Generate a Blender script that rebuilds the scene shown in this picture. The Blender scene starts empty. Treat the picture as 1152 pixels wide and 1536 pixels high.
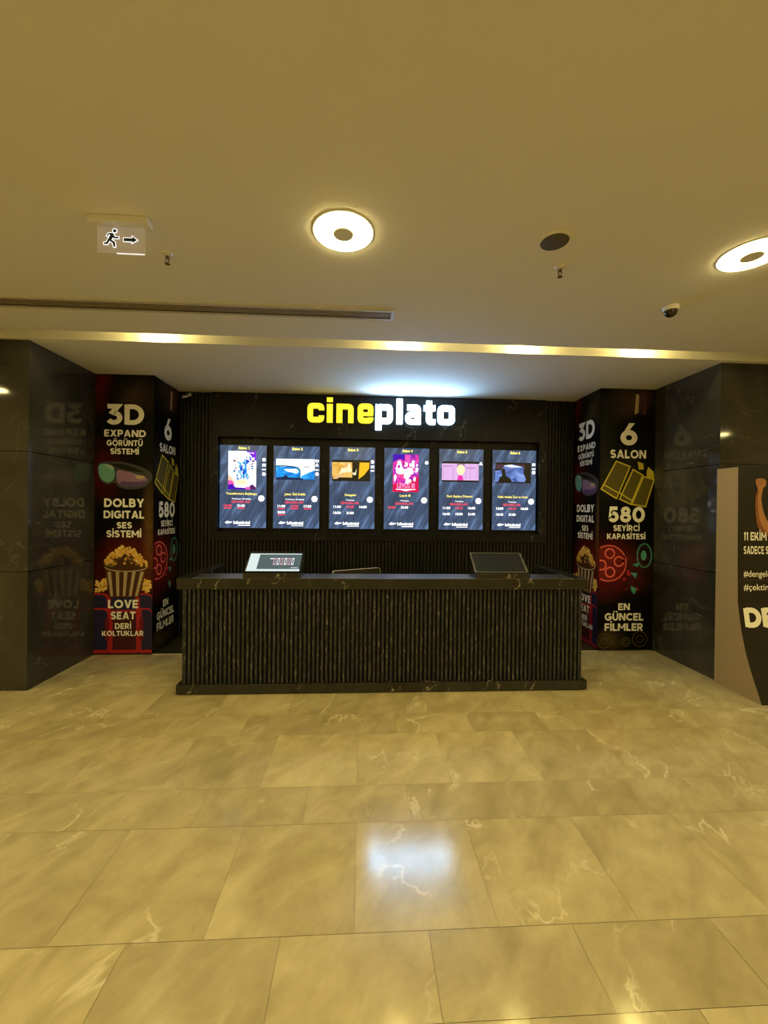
import bpy, bmesh, math, random
from mathutils import Vector, Matrix
random.seed(7)
S = bpy.context.scene
COL = S.collection
PI = math.pi
# ------------------------------------------------------------------ camera, world, exposure
cam = bpy.data.cameras.new('camera'); cam_o = bpy.data.objects.new('camera', cam); COL.objects.link(cam_o)
cam.sensor_fit = 'HORIZONTAL'; cam.sensor_width = 36.0; cam.lens = 610.0/1152*36
cam.clip_start = .02
YAW, PITCH, ROLL = math.radians(3.038), math.radians(-.2866), math.radians(.6182)
cam_o.matrix_world = (Matrix.Translation((0, 0, 1.65)) @ Matrix.Rotation(-YAW, 4, 'Z') @ Matrix.Rotation(PI/2+PITCH, 4, 'X')
                      @ Matrix.Rotation(ROLL, 4, 'Z'))
S.camera = cam_o
w = bpy.data.worlds.new('world'); S.world = w; w.use_nodes = True
w.node_tree.nodes['Background'].inputs[0].default_value = (1, .75, .4, 1)
w.node_tree.nodes['Background'].inputs[1].default_value = .02
S.view_settings.view_transform = 'Standard'; S.view_settings.look = 'None'
S.view_settings.exposure = 0.0; S.view_settings.gamma = 1.0; S.view_settings.use_curve_mapping = False
try:
    S.cycles.use_denoising = True; S.cycles.max_bounces = 10; S.cycles.sample_clamp_indirect = 6.0
    S.cycles.caustics_reflective = False; S.cycles.caustics_refractive = False
except Exception: pass
LAMP_COL = (1.0, .81, .32)
LAMP_L = 71.0          # ring lamp radiance
SPOT_L = 640.0         # bulbs in the ceiling slot
WHITE_SIGN = 45.0
YELLOW_SIGN = 1.5
SCREEN = 1.0
CEIL_Z = 3.13

# ------------------------------------------------------------------ materials
MATS = {}
def nodemat(name):
    m = bpy.data.materials.new(name); m.use_nodes = True
    nt = m.node_tree; return m, nt, nt.nodes['Principled BSDF'], nt.nodes.new, nt.links.new
def plain(name, col, rough=.5, spec=.5, metal=0., emit=None, es=0., noise=.06, nscale=30.):
    if name in MATS: return MATS[name]
    m, nt, b, N, L = nodemat(name)
    b.inputs['Roughness'].default_value = rough; b.inputs['Metallic'].default_value = metal
    b.inputs['Specular IOR Level'].default_value = spec
    t = N('ShaderNodeTexCoord'); n = N('ShaderNodeTexNoise'); n.inputs['Scale'].default_value = nscale
    L(t.outputs['Object'], n.inputs['Vector'])
    mx = N('ShaderNodeMix'); mx.data_type = 'RGBA'
    mx.inputs[6].default_value = tuple(c*(1-noise) for c in col)+(1,)
    mx.inputs[7].default_value = tuple(min(1, c*(1+noise)) for c in col)+(1,)
    L(n.outputs['Fac'], mx.inputs[0]); L(mx.outputs[2], b.inputs['Base Color'])
    if emit:
        b.inputs['Emission Color'].default_value = tuple(emit)+(1,); b.inputs['Emission Strength'].default_value = es
    MATS[name] = m; return m
def glow(name, col, es, base=.02):
    if name in MATS: return MATS[name]
    m, nt, b, N, L = nodemat(name)
    b.inputs['Base Color'].default_value = (base, base, base, 1); b.inputs['Roughness'].default_value = .6
    b.inputs['Specular IOR Level'].default_value = .2
    b.inputs['Emission Color'].default_value = tuple(col)+(1,); b.inputs['Emission Strength'].default_value = es
    MATS[name] = m; return m
def ramp(N, stops):
    r = N('ShaderNodeValToRGB'); e = r.color_ramp.elements
    e[0].position, e[0].color = stops[0][0], tuple(stops[0][1])+(1,)
    e[1].position, e[1].color = stops[-1][0], tuple(stops[-1][1])+(1,)
    for p, c in stops[1:-1]:
        x = e.new(p); x.color = tuple(c)+(1,)
    return r
def vein_stone(name, dark, light, vein, rough=.2, vs=1.2, width=.012, vstr=.6, joints=None, spec=.5, stretch=(1, 1, 1), cloud=2.0, rnd=False, vmask=(.5, .62), seed=0., rot=None, dist=1.2, tone=(.92, 1.12), grain=0.):
    """polished stone: clouds + thin veins; joints = list of z heights cut as dark lines"""
    if name in MATS: return MATS[name]
    m, nt, b, N, L = nodemat(name)
    b.inputs['Specular IOR Level'].default_value = spec
    t = N('ShaderNodeTexCoord'); mp = N('ShaderNodeMapping'); mp.inputs['Scale'].default_value = stretch
    mp.inputs['Location'].default_value = (seed, seed*.7, seed*.3)
    if rot is not None: mp.vector_type = 'TEXTURE'; mp.inputs['Rotation'].default_value = rot
    L(t.outputs['Object'], mp.inputs['Vector']); vec = mp.outputs['Vector']
    if rnd:
        at = N('ShaderNodeAttribute'); at.attribute_name = 'rnd'
        ad = N('ShaderNodeVectorMath'); ad.operation = 'MULTIPLY_ADD'
        L(at.outputs['Color'], ad.inputs[0]); ad.inputs[1].default_value = (14, 9, 5); L(vec, ad.inputs[2]); vec = ad.outputs[0]
    n1 = N('ShaderNodeTexNoise'); n1.inputs['Scale'].default_value = cloud; n1.inputs['Detail'].default_value = 6; n1.inputs['Distortion'].default_value = .8
    L(vec, n1.inputs['Vector'])
    r1 = ramp(N, [(.3, dark), (.72, light)]); L(n1.outputs['Fac'], r1.inputs[0]); colr = r1.outputs[0]
    if rnd:
        hs = N('ShaderNodeHueSaturation'); mr0 = N('ShaderNodeMapRange')
        mr0.inputs[3].default_value = tone[0]; mr0.inputs[4].default_value = tone[1]
        L(at.outputs['Fac'], mr0.inputs[0]); L(mr0.outputs[0], hs.inputs['Value']); L(colr, hs.inputs['Color']); colr = hs.outputs[0]
    n2 = N('ShaderNodeTexNoise'); n2.inputs['Scale'].default_value = vs; n2.inputs['Detail'].default_value = 5; n2.inputs['Roughness'].default_value = .55; n2.inputs['Distortion'].default_value = dist
    L(vec, n2.inputs['Vector'])
    s = N('ShaderNodeMath'); s.operation = 'SUBTRACT'; L(n2.outputs['Fac'], s.inputs[0]); s.inputs[1].default_value = .5
    a = N('ShaderNodeMath'); a.operation = 'ABSOLUTE'; L(s.outputs[0], a.inputs[0])
    mr = N('ShaderNodeMapRange'); L(a.outputs[0], mr.inputs[0]); mr.inputs[1].default_value = 0; mr.inputs[2].default_value = width
    mr.inputs[3].default_value = vstr; mr.inputs[4].default_value = 0
    n3 = N('ShaderNodeTexNoise'); n3.inputs['Scale'].default_value = vs*1.7; L(vec, n3.inputs['Vector'])
    m3 = N('ShaderNodeMapRange'); L(n3.outputs['Fac'], m3.inputs[0]); m3.inputs[1].default_value = vmask[0]; m3.inputs[2].default_value = vmask[1]
    mu = N('ShaderNodeMath'); mu.operation = 'MULTIPLY'; L(mr.outputs[0], mu.inputs[0]); L(m3.outputs[0], mu.inputs[1])
    mx = N('ShaderNodeMix'); mx.data_type = 'RGBA'; L(mu.outputs[0], mx.inputs[0]); L(colr, mx.inputs[6]); mx.inputs[7].default_value = tuple(vein)+(1,)
    out = mx.outputs[2]
    if grain:
        ng = N('ShaderNodeTexNoise'); ng.inputs['Scale'].default_value = 9; ng.inputs['Detail'].default_value = 9; ng.inputs['Roughness'].default_value = .7; L(vec, ng.inputs['Vector'])
        mg = N('ShaderNodeMapRange'); L(ng.outputs['Fac'], mg.inputs[0]); mg.inputs[1].default_value = .3; mg.inputs[2].default_value = .7; mg.inputs[3].default_value = 1-grain; mg.inputs[4].default_value = 1+grain
        hg = N('ShaderNodeHueSaturation'); L(mg.outputs[0], hg.inputs['Value']); L(out, hg.inputs['Color']); out = hg.outputs[0]
    if joints:
        sx = N('ShaderNodeSeparateXYZ'); L(t.outputs['Object'], sx.inputs[0])
        for z in joints:
            c = N('ShaderNodeMath'); c.operation = 'COMPARE'; L(sx.outputs['Z'], c.inputs[0]); c.inputs[1].default_value = z; c.inputs[2].default_value = .004
            mj = N('ShaderNodeMix'); mj.data_type = 'RGBA'; L(c.outputs[0], mj.inputs[0]); L(out, mj.inputs[6]); mj.inputs[7].default_value = (.004, .003, .002, 1)
            out = mj.outputs[2]
    L(out, b.inputs['Base Color'])
    n4 = N('ShaderNodeTexNoise'); n4.inputs['Scale'].default_value = 3.; L(t.outputs['Object'], n4.inputs['Vector'])
    m4 = N('ShaderNodeMapRange'); L(n4.outputs['Fac'], m4.inputs[0]); m4.inputs[3].default_value = rough*.85; m4.inputs[4].default_value = rough*1.2
    L(m4.outputs[0], b.inputs['Roughness'])
    MATS[name] = m; return m

m_floor = vein_stone('beige_marble', (.42, .35, .19), (.60, .515, .30), (.88, .80, .56), rough=.14, vs=1.3, width=.011, vstr=.6, cloud=3.6, rnd=True, vmask=(.5, .6), rot=(0, 0, math.radians(-38)), stretch=(.75, 1.3, 1), dist=.45, grain=.10, tone=(.88, 1.14))
m_grout = plain('grout', (.26, .21, .11), .6)
m_ceil = plain('ceiling_paint', (.78, .76, .72), .85, .2, noise=.02, nscale=2)
m_pillar = vein_stone('dark_polished_stone', (.022, .021, .018), (.06, .056, .046), (.16, .15, .12), rough=.06, vs=1.6, width=.01, vstr=.5, joints=[1.063, 2.138], cloud=1.4)
m_black = vein_stone('black_marble_laminate', (.006, .006, .0058), (.013, .0125, .012), (.20, .19, .17), rough=.36, vs=1.5, width=.0045, vstr=.8, cloud=3., spec=.2, vmask=(.5, .58), seed=3., rot=(0, math.radians(25), 0), stretch=(.7, 1, 1.6), dist=.3)
m_counter_stone = vein_stone('black_counter_marble', (.013, .012, .009), (.024, .022, .016), (.30, .27, .19), rough=.24, vs=2.6, width=.008, vstr=.95, cloud=3., spec=.5, vmask=(.48, .55), seed=8., rot=(0, math.radians(25), 0), stretch=(.7, 1, 1.6), dist=.3)
m_ledge = plain('glossy_black_ledge', (.014, .013, .014), .30, 1.0); m_ledge.node_tree.nodes['Principled BSDF'].inputs['IOR'].default_value = 3.0
m_slat = vein_stone('dark_flecked_slat', (.015, .0148, .0148), (.036, .0355, .035), (.26, .26, .25), rough=.4, vs=11., width=.03, vstr=.75, stretch=(3, 3, .7), cloud=6., spec=.35, vmask=(.45, .6))
m_slat_wall = vein_stone('dark_wall_slat', (.008, .0075, .007), (.018, .0165, .015), (.09, .085, .07), rough=.45, vs=9., width=.03, vstr=.5, stretch=(3, 3, .35), cloud=6., spec=.3, vmask=(.5, .62))
m_gap = plain('black_backing', (.004, .004, .004), .7, .2)
m_altfloor = vein_stone('dark_alcove_stone', (.025, .022, .014), (.05, .044, .03), (.1, .09, .06), rough=.3)
m_wall = plain('lobby_wall', (.70, .60, .45), .6, noise=.1, nscale=1.)
m_trim = plain('brushed_trim', (.75, .68, .5), .35, metal=.6)
m_white = plain('white_plastic', (.75, .73, .68), .4)
m_lamp = glow('lamp_diffuser', LAMP_COL, LAMP_L, .5)
m_bulb = glow('spot_bulb', (1.0, .79, .25), SPOT_L)
m_grille = plain('speaker_grille', (.10, .085, .055), .6)
m_dark = plain('dark_plastic', (.012, .011, .010), .3)
m_smoke = plain('smoked_dome', (.02, .012, .008), .08)
m_brass = plain('sprinkler_brass', (.20, .13, .05), .4, metal=.7)
m_bezel = plain('screen_bezel', (.008, .008, .009), .3)
m_print_white = plain('print_cream', (.97, .95, .90), .6, .2)

# ------------------------------------------------------------------ mesh helpers
class MB:
    def __init__(s): s.bm = bmesh.new(); s.mats = []
    def mi(s, m):
        if m not in s.mats: s.mats.append(m)
        return s.mats.index(m)
    def face(s, pts, m):
        vs = [s.bm.verts.new(p) for p in pts]
        try: f = s.bm.faces.new(vs); f.material_index = s.mi(m); return f
        except ValueError: return None
    def box(s, x0, x1, y0, y1, z0, z1, m):
        v = [s.bm.verts.new(p) for p in ((x0, y0, z0), (x1, y0, z0), (x1, y1, z0), (x0, y1, z0), (x0, y0, z1), (x1, y0, z1), (x1, y1, z1), (x0, y1, z1))]
        for q in ((3, 2, 1, 0), (4, 5, 6, 7), (0, 1, 5, 4), (1, 2, 6, 5), (2, 3, 7, 6), (3, 0, 4, 7)):
            s.bm.faces.new([v[i] for i in q]).material_index = s.mi(m)
    def prism(s, loop, vec, m):
        """closed outline (3D points) pushed along vec"""
        vec = Vector(vec); a = [s.bm.verts.new(p) for p in loop]; b = [s.bm.verts.new(Vector(p)+vec) for p in loop]
        k = s.mi(m); n = len(a)
        s.bm.faces.new(a).material_index = k; s.bm.faces.new(b[::-1]).material_index = k
        for i in range(n): s.bm.faces.new((a[i], a[(i+1) % n], b[(i+1) % n], b[i])).material_index = k
    def lathe(s, prof, m, seg=48, centre=(0, 0, 0), close=False, axis='Z'):
        rings = []
        for r, z in prof:
            ring = []
            for i in range(seg):
                t = 2*PI*i/seg
                p = (r*math.cos(t), r*math.sin(t), z) if axis == 'Z' else (r*math.cos(t), z, r*math.sin(t))
                ring.append(s.bm.verts.new(Vector(p)+Vector(centre)))
            rings.append(ring)
        k = s.mi(m); pr = list(zip(rings, rings[1:])) + ([(rings[-1], rings[0])] if close else [])
        for a, b in pr:
            for i in range(seg): s.bm.faces.new((a[i], a[(i+1) % seg], b[(i+1) % seg], b[i])).material_index = k
        if not close:
            if prof[0][0] > 1e-5: s.bm.faces.new(rings[0][::-1]).material_index = k
            if prof[-1][0] > 1e-5: s.bm.faces.new(rings[-1]).material_index = k
    def stroke(s, pts, wd, y0, y1, m, closed=False):
        """band of width wd along a path in the x,z plane, from depth y0 (front) to y1 (back)"""
        P = [Vector((p[0], p[1])) for p in pts]; n = len(P); A, B = [], []
        for i in range(n):
            d0 = (P[i]-P[i-1]) if (i > 0 or closed) else (P[1]-P[0])
            d1 = (P[(i+1) % n]-P[i]) if (i < n-1 or closed) else (P[-1]-P[-2])
            d0.normalize(); d1.normalize()
            n0 = Vector((-d0.y, d0.x)); n1 = Vector((-d1.y, d1.x)); mm = n0+n1
            mm = mm*(1/max(.3, mm.length_squared/2)) if mm.length > 1e-6 else n0
            A.append(P[i]+mm*wd/2); B.append(P[i]-mm*wd/2)
        k = s.mi(m); V = lambda q, y: s.bm.verts.new((q.x, y, q.y))
        a0 = [V(q, y0) for q in A]; b0 = [V(q, y0) for q in B]
        if y1 == y0:
            for i in range(n if closed else n-1):
                j = (i+1) % n; s.bm.faces.new((b0[i], b0[j], a0[j], a0[i])).material_index = k
            return
        a1 = [V(q, y1) for q in A]; b1 = [V(q, y1) for q in B]
        for i in range(n if closed else n-1):
            j = (i+1) % n
            for q in ((b0[i], b0[j], a0[j], a0[i]), (a1[i], a1[j], b1[j], b1[i]), (a0[i], a0[j], a1[j], a1[i]), (b0[j], b0[i], b1[i], b1[j])):
                s.bm.faces.new(q).material_index = k
        if not closed:
            s.bm.faces.new((a0[0], a1[0], b1[0], b0[0])).material_index = k; s.bm.faces.new((b0[-1], b1[-1], a1[-1], a0[-1])).material_index = k
    def flat(s, pts, y, m): return s.face([(p[0], y, p[1]) for p in pts], m)
    def rect(s, x0, x1, z0, z1, y, m): return s.flat([(x0, z0), (x1, z0), (x1, z1), (x0, z1)], y, m)
    def disc(s, cx, cz, rx, rz, y, m, n=28): return s.flat([(cx+rx*math.cos(2*PI*i/n), cz+rz*math.sin(2*PI*i/n)) for i in range(n)], y, m)
    def ring(s, cx, cz, rx, rz, wd, y, m, n=36): s.stroke([(cx+rx*math.cos(2*PI*i/n), cz+rz*math.sin(2*PI*i/n)) for i in range(n)], wd, y, y, m, True)
    def add_mesh(s, me, mat, M=None):
        k = s.mi(mat); n0 = len(s.bm.faces); nv = len(s.bm.verts)
        s.bm.from_mesh(me); s.bm.faces.ensure_lookup_table(); s.bm.verts.ensure_lookup_table()
        for f in s.bm.faces[n0:]: f.material_index = k
        if M is not None:
            for v in s.bm.verts[nv:]: v.co = M(v.co)
    def build(s, name, parent=None, bevel=0., smooth=False, normals=True):
        if normals: bmesh.ops.recalc_face_normals(s.bm, faces=s.bm.faces[:])
        me = bpy.data.meshes.new(name); s.bm.to_mesh(me); s.bm.free()
        for m in s.mats: me.materials.append(m)
        o = bpy.data.objects.new(name, me); COL.objects.link(o)
        if parent: o.parent = parent
        if smooth:
            for p in me.polygons: p.use_smooth = True
        if bevel:
            b = o.modifiers.new('bevel', 'BEVEL'); b.width = bevel; b.segments = 2; b.limit_method = 'ANGLE'; b.angle_limit = math.radians(50)
        return o
def tag(o, label=None, cat=None, group=None, kind=None):
    if label: o['label'] = label
    if cat: o['category'] = cat
    if group: o['group'] = group
    if kind: o['kind'] = kind
    return o
def thing(name, label, cat, loc=(0, 0, 0), rz=0., group=None):
    o = bpy.data.objects.new(name, None); COL.objects.link(o); o.empty_display_size = .1
    o.location = loc; o.rotation_euler = (0, 0, rz)
    return tag(o, label, cat, group)
def dup(root, loc, label, group=None):
    r = root.copy(); COL.objects.link(r); r.location = loc; r['label'] = label
    if group: r['group'] = group
    for ch in list(root.children):
        c = ch.copy(); COL.objects.link(c); c.parent = r
        for g in ch.children:
            d = g.copy(); COL.objects.link(d); d.parent = c
    return r
_txt = {}
def text_mesh(body, bold):
    key = (body, bold)
    if key in _txt: return _txt[key]
    cu = bpy.data.curves.new('t', 'FONT'); cu.body = body; cu.size = 1.; cu.offset = bold; cu.resolution_u = 3
    o = bpy.data.objects.new('t', cu); COL.objects.link(o)
    dg = bpy.context.evaluated_depsgraph_get(); me = bpy.data.meshes.new_from_object(o.evaluated_get(dg))
    bpy.data.objects.remove(o); bpy.data.curves.remove(cu)
    xs = [v.co.x for v in me.vertices]
    _txt[key] = (me, min(xs), max(xs)); return _txt[key]
CAP = {}
def cap(bold):
    if bold not in CAP:
        me, _, _ = text_mesh('H', bold); ys = [v.co.y for v in me.vertices]; CAP[bold] = (min(ys), max(ys))
    return CAP[bold]
def put_text(mb, body, x0, x1, z0, z1, y, mat, bold=.03, slope=0.):
    """lettering squeezed so that its capitals run from z0 to z1 and the line from x0 to x1"""
    me, a, b = text_mesh(body, bold); c0, c1 = cap(bold)
    sx = (x1-x0)/(b-a); sz = (z1-z0)/(c1-c0)
    mb.add_mesh(me, mat, lambda v: Vector((x0+(v.x-a)*sx, y, z0+(v.y-c0)*sz+slope*(v.x-a)*sx)))

# ---- bold geometric capitals drawn as strokes (cap height 1, stroke .21)
def _arc(cx, cy, rx, ry, a0, a1, n=14): return [(cx+rx*math.cos(math.radians(a0+(a1-a0)*i/n)), cy+ry*math.sin(math.radians(a0+(a1-a0)*i/n))) for i in range(n+1)]
def _v(x, a=0, b=1): return ('s', [(x, a), (x, b)], False)
def _h(y, a, b): return ('s', [(a, y), (b, y)], False)
def _p(*q): return ('p', list(q))
def _el(cx, cy, rx, ry): return ('s', _arc(cx, cy, rx, ry, 0, 360-360/28, 27), True)
_dots = lambda c: [_p((c-.27, 1.10), (c-.07, 1.10), (c-.07, 1.29), (c-.27, 1.29)), _p((c+.07, 1.10), (c+.27, 1.10), (c+.27, 1.29), (c+.07, 1.29))]
GL = {
 'A': (.90, [_p((0, 0), (.23, 0), (.57, 1), (.33, 1)), _p((.90, 0), (.67, 0), (.33, 1), (.57, 1)), _p((.2, .19), (.7, .19), (.64, .37), (.26, .37))]),
 'B': (.74, [_v(.105), ('s', [(.1, .895)]+_arc(.40, .705, .19, .19, 90, -90)+[(.1, .515)], False), ('s', [(.1, .515)]+_arc(.43, .31, .205, .205, 90, -90)+[(.1, .105)], False)]),
 'C': (.86, [('s', _arc(.49, .5, .385, .395, 42, 318, 26), False)]),
 'D': (.86, [_v(.105), ('s', [(.1, .895)]+_arc(.36, .5, .395, .395, 90, -90, 20)+[(.1, .105)], False)]),
 'E': (.64, [_v(.105), _h(.895, .1, .63), _h(.5, .1, .58), _h(.105, .1, .64)]),
 'G': (.92, [('s', _arc(.49, .5, .385, .395, 42, 345, 28), False), _h(.46, .5, .94)]),
 'F': (.62, [_v(.105), _h(.895, .1, .62), _h(.47, .1, .56)]),
 'H': (.80, [_v(.105), _v(.695), _h(.5, .1, .7)]),
 'I': (.21, [_v(.105)]),
 'İ': (.21, [_v(.105), _p((0, 1.10), (.21, 1.10), (.21, 1.30), (0, 1.30))]),
 'K': (.82, [_v(.105), _p((.17, .33), (.52, 1), (.79, 1), (.30, .22)), _p((.27, .50), (.42, .69), (.83, 0), (.56, 0))]),
 'L': (.60, [_v(.105), _h(.105, .1, .6)]),
 'M': (1.02, [_v(.105), _v(.915), _p((0, 1), (.23, 1), (.60, .30), (.42, .30)), _p((1.02, 1), (.79, 1), (.42, .30), (.60, .30))]),
 'N': (.84, [_v(.105), _v(.735), _p((0, 1), (.25, 1), (.84, 0), (.59, 0))]),
 'O': (1.0, [_el(.5, .5, .395, .395)]),
 'Ö': (1.0, [_el(.5, .5, .395, .395)]+_dots(.5)),
 'P': (.70, [_v(.105), ('s', [(.1, .895)]+_arc(.38, .66, .22, .235, 90, -90)+[(.1, .425)], False)]),
 'R': (.76, [_v(.105), ('s', [(.1, .895)]+_arc(.38, .66, .22, .235, 90, -90)+[(.1, .425)], False), _p((.25, .42), (.48, .42), (.77, 0), (.51, 0))]),
 'S': (.70, [('s', _arc(.35, .70, .235, .197, 25, 250, 16)+_arc(.35, .305, .245, .20, 75, -155, 16), False)]),
 'T': (.72, [_h(.895, 0, .72), _v(.36)]),
 'U': (.80, [('s', [(.105, 1)]+_arc(.40, .42, .295, .315, 180, 360, 16)+[(.695, 1)], False)]),
 'Ü': (.80, [('s', [(.105, 1)]+_arc(.40, .42, .295, .315, 180, 360, 16)+[(.695, 1)], False)]+_dots(.4)),
 'V': (.86, [_p((0, 1), (.25, 1), (.54, 0), (.32, 0)), _p((.86, 1), (.61, 1), (.32, 0), (.54, 0))]),
 'X': (.84, [_p((0, 0), (.26, 0), (.82, 1), (.56, 1)), _p((.84, 0), (.58, 0), (.02, 1), (.28, 1))]),
 'Y': (.86, [_v(.43, 0, .45), _p((0, 1), (.25, 1), (.535, .42), (.325, .36)), _p((.86, 1), (.61, 1), (.325, .42), (.535, .36))]),
 '0': (.82, [_el(.41, .5, .305, .395)]),
 '1': (.36, [_v(.255), _p((0, .80), (.16, 1), (.30, 1), (.30, .84), (.12, .66))]),
 '3': (.70, [('s', [(.04, .895), (.50, .895), (.27, .60)]+_arc(.33, .33, .265, .235, 88, -150, 18), False)]),
 '5': (.68, [('s', [(.60, .895), (.19, .895), (.155, .52)]+_arc(.32, .345, .25, .24, 120, -150, 18), False)]),
 '6': (.72, [_el(.36, .335, .255, .235), _p((.02, .40), (.24, .50), (.62, 1), (.36, 1))]),
 '8': (.72, [_el(.36, .72, .205, .18), _el(.36, .30, .255, .20)]),
 "'": (.14, [_p((0, 1), (.14, 1), (.11, .72), (.03, .72))]),
}
def put_caps(mb, body, x0, x1, z0, z1, y, mat, s=.235, gap=.115, slope=0.):
    tmp = MB(); x = 0.
    for ch in body:
        if ch == ' ': x += .34; continue
        wd, prims = GL[ch]
        for k, pr in enumerate(prims):
            yy = -.0004*k
            if pr[0] == 's': tmp.stroke([(p[0]+x, p[1]) for p in pr[1]], s, yy, yy, mat, pr[2])
            else: tmp.flat([(p[0]+x, p[1]) for p in pr[1]], yy, mat)
        x += wd+gap
    x -= gap; me = bpy.data.meshes.new('t'); tmp.bm.to_mesh(me); tmp.bm.free()
    mb.add_mesh(me, mat, lambda v: Vector((x0+v.x*(x1-x0)/x, y+v.y, z0+v.z*(z1-z0)+slope*v.x)))
def rounded(path, r, closed=False, n=6):
    P = [Vector(p) for p in path]; out = []; N_ = len(P)
    for i, p in enumerate(P):
        if not closed and i in (0, N_-1): out.append(p); continue
        a, b = P[i-1], P[(i+1) % N_]
        da, db = (a-p), (b-p); rr = min(r, da.length*.5 if (closed or i > 1) else da.length*.9, db.length*.5 if (closed or i < N_-2) else db.length*.9)
        p0 = p+da.normalized()*rr; p1 = p+db.normalized()*rr
        for k in range(n+1):
            t = k/n; out.append(p0*(1-t)**2+p*2*t*(1-t)+p1*t*t)
    o2 = [out[0]]
    for p in out[1:]:
        if (p-o2[-1]).length > 1e-4: o2.append(p)
    if closed and (o2[0]-o2[-1]).length < 1e-4: o2.pop()
    return o2

# ------------------------------------------------------------------ the setting
XL0, XR1, YB0 = -12.8, 8.0, -7.0
YP = 3.80                                    # pillar fronts
# floor: alternating wide and narrow courses of marble, each slab its own face
def make_floor():
    mb = MB(); bm = mb.bm; lay = bm.faces.layers.float.new('rnd'); lay_c = bm.faces.layers.float_vector.new('rndv')
    mb.mi(m_floor); mb.mi(m_grout)
    rows = []; y = 1.578
    ys = [1.578]; wide = True
    while ys[-1] < 4.69: ys.append(ys[-1]+(.561 if wide else .2905)); wide = not wide
    up = [(ys[i], ys[i+1], i % 2 == 0) for i in range(len(ys)-1)]
    dn = []; yy = 1.578; wide = False
    while yy > YB0:
        d = .561 if wide else .2905; dn.append((yy-d, yy, wide)); yy -= d; wide = not wide
    g = .0008
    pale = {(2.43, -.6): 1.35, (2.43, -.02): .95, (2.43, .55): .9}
    for y0, y1, wd in dn+up:
        y1 = min(y1, 4.69)
        off = -.015 if wd else .277
        if y1-y0 < .02: continue
        k0 = int((XL0-off)/.5755)-1
        for k in range(k0, int((XR1-off)/.5755)+1):
            x0 = off+k*.5755; x1 = x0+.5755
            f = mb.face([(x0+g, y0+g, 0), (x1-g, y0+g, 0), (x1-g, y1-g, 0), (x0+g, y1-g, 0)], m_floor)
            v = random.random()*.75
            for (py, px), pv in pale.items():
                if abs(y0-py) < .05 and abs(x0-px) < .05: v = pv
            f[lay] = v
    f = mb.face([(XL0-1, YB0-1, -.004), (XR1+1, YB0-1, -.004), (XR1+1, 5.6, -.004), (XL0-1, 5.6, -.004)], m_grout)
    o = mb.build('floor', normals=False); tag(o, 'polished beige marble floor of wide and narrow slab courses', 'floor', kind='structure'); return o
floor = make_floor()
mb = MB(); mb.box(-2.34, 2.82, 4.69, 5.5, -.002, .006, m_altfloor); mb.build('alcove_floor', floor)
mb = MB(); mb.box(-2.34, 2.82, 4.682, 4.692, -.002, .008, m_trim); tag(mb.build('trim_1'), 'thin pale metal strip edging the marble floor behind the counter', 'trim', kind='structure')
# ceiling with an open light slot and a long opening for the air grille
SL0, SL1 = 3.567, 3.752
VX0, VX1, VY0, VY1 = -4.6, .205, 3.04, 3.148
mb = MB(); T = .02
mb.box(XL0-1, XR1+1, YB0-1, VY0, CEIL_Z, CEIL_Z+T, m_ceil)
mb.box(XL0-1, VX0, VY0, VY1, CEIL_Z, CEIL_Z+T, m_ceil); mb.box(VX1, XR1+1, VY0, VY1, CEIL_Z, CEIL_Z+T, m_ceil)
mb.box(XL0-1, XR1+1, VY1, SL0-.02, CEIL_Z, CEIL_Z+T, m_ceil); mb.box(XL0-1, XR1+1, SL1+.02, 5.7, CEIL_Z, CEIL_Z+T, m_ceil)
mb.box(XL0-1, XR1+1, SL0-.02, SL0, CEIL_Z, CEIL_Z+.16, m_ceil); mb.box(XL0-1, XR1+1, SL1, SL1+.02, CEIL_Z, CEIL_Z+.16, m_ceil)
mb.box(XL0-1, XR1+1, SL0-.02, SL1+.02, CEIL_Z+.16, CEIL_Z+.18, m_ceil)
tag(mb.build('ceiling'), 'plain painted ceiling with a narrow recessed light slot', 'ceiling', kind='structure')
# pillars and alcove
def wall(name, boxes, m, label):
    mb = MB()
    for b in boxes: mb.box(*b, m)
    return tag(mb.build(name), label, 'wall', kind='structure')
wall('wall_left', [(XL0-1, -2.978, 3.79, 5.6, 0, CEIL_Z)], m_pillar, 'polished dark stone pillar at the left of the counter')
wall('wall_right', [(3.50, XR1+1, 3.815, 5.6, 0, CEIL_Z)], m_pillar, 'polished dark stone pillar at the right of the counter')
wall('wall_alcove_left', [(-2.978, -2.345, 4.695, 5.6, 0, CEIL_Z)], m_gap, 'black column carrying posters at the left of the alcove')
wall('wall_alcove_right', [(2.825, 3.50, 4.715, 5.6, 0, CEIL_Z)], m_gap, 'black column carrying posters at the right of the alcove')
wb = wall('wall_back', [(-2.345, 2.825, 5.40, 5.6, 0, CEIL_Z)], m_gap, 'black back wall clad in vertical dark slats')
wall('wall_outer_left', [(XL0-.2, XL0, YB0, 3.79, 0, CEIL_Z)], m_wall, 'lobby wall far to the left')
wall('wall_outer_right', [(XR1, XR1+.2, YB0, 3.815, 0, CEIL_Z)], m_wall, 'lobby wall far to the right')
wall('wall_front', [(XL0, XR1, YB0-.2, YB0, 0, CEIL_Z)], m_wall, 'lobby wall behind the viewer')
def slats(mb, x0, x1, z0, z1, yf, depth, pitch, wd, m, back):
    n = max(1, round((x1-x0)/pitch)); p = (x1-x0)/n
    mb.box(x0, x1, yf+depth, yf+depth+.01, z0, z1, back)
    for i in range(n):
        c = x0+(i+.5)*p; mb.box(c-wd/2, c+wd/2, yf, yf+depth, z0, z1, m)
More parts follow.
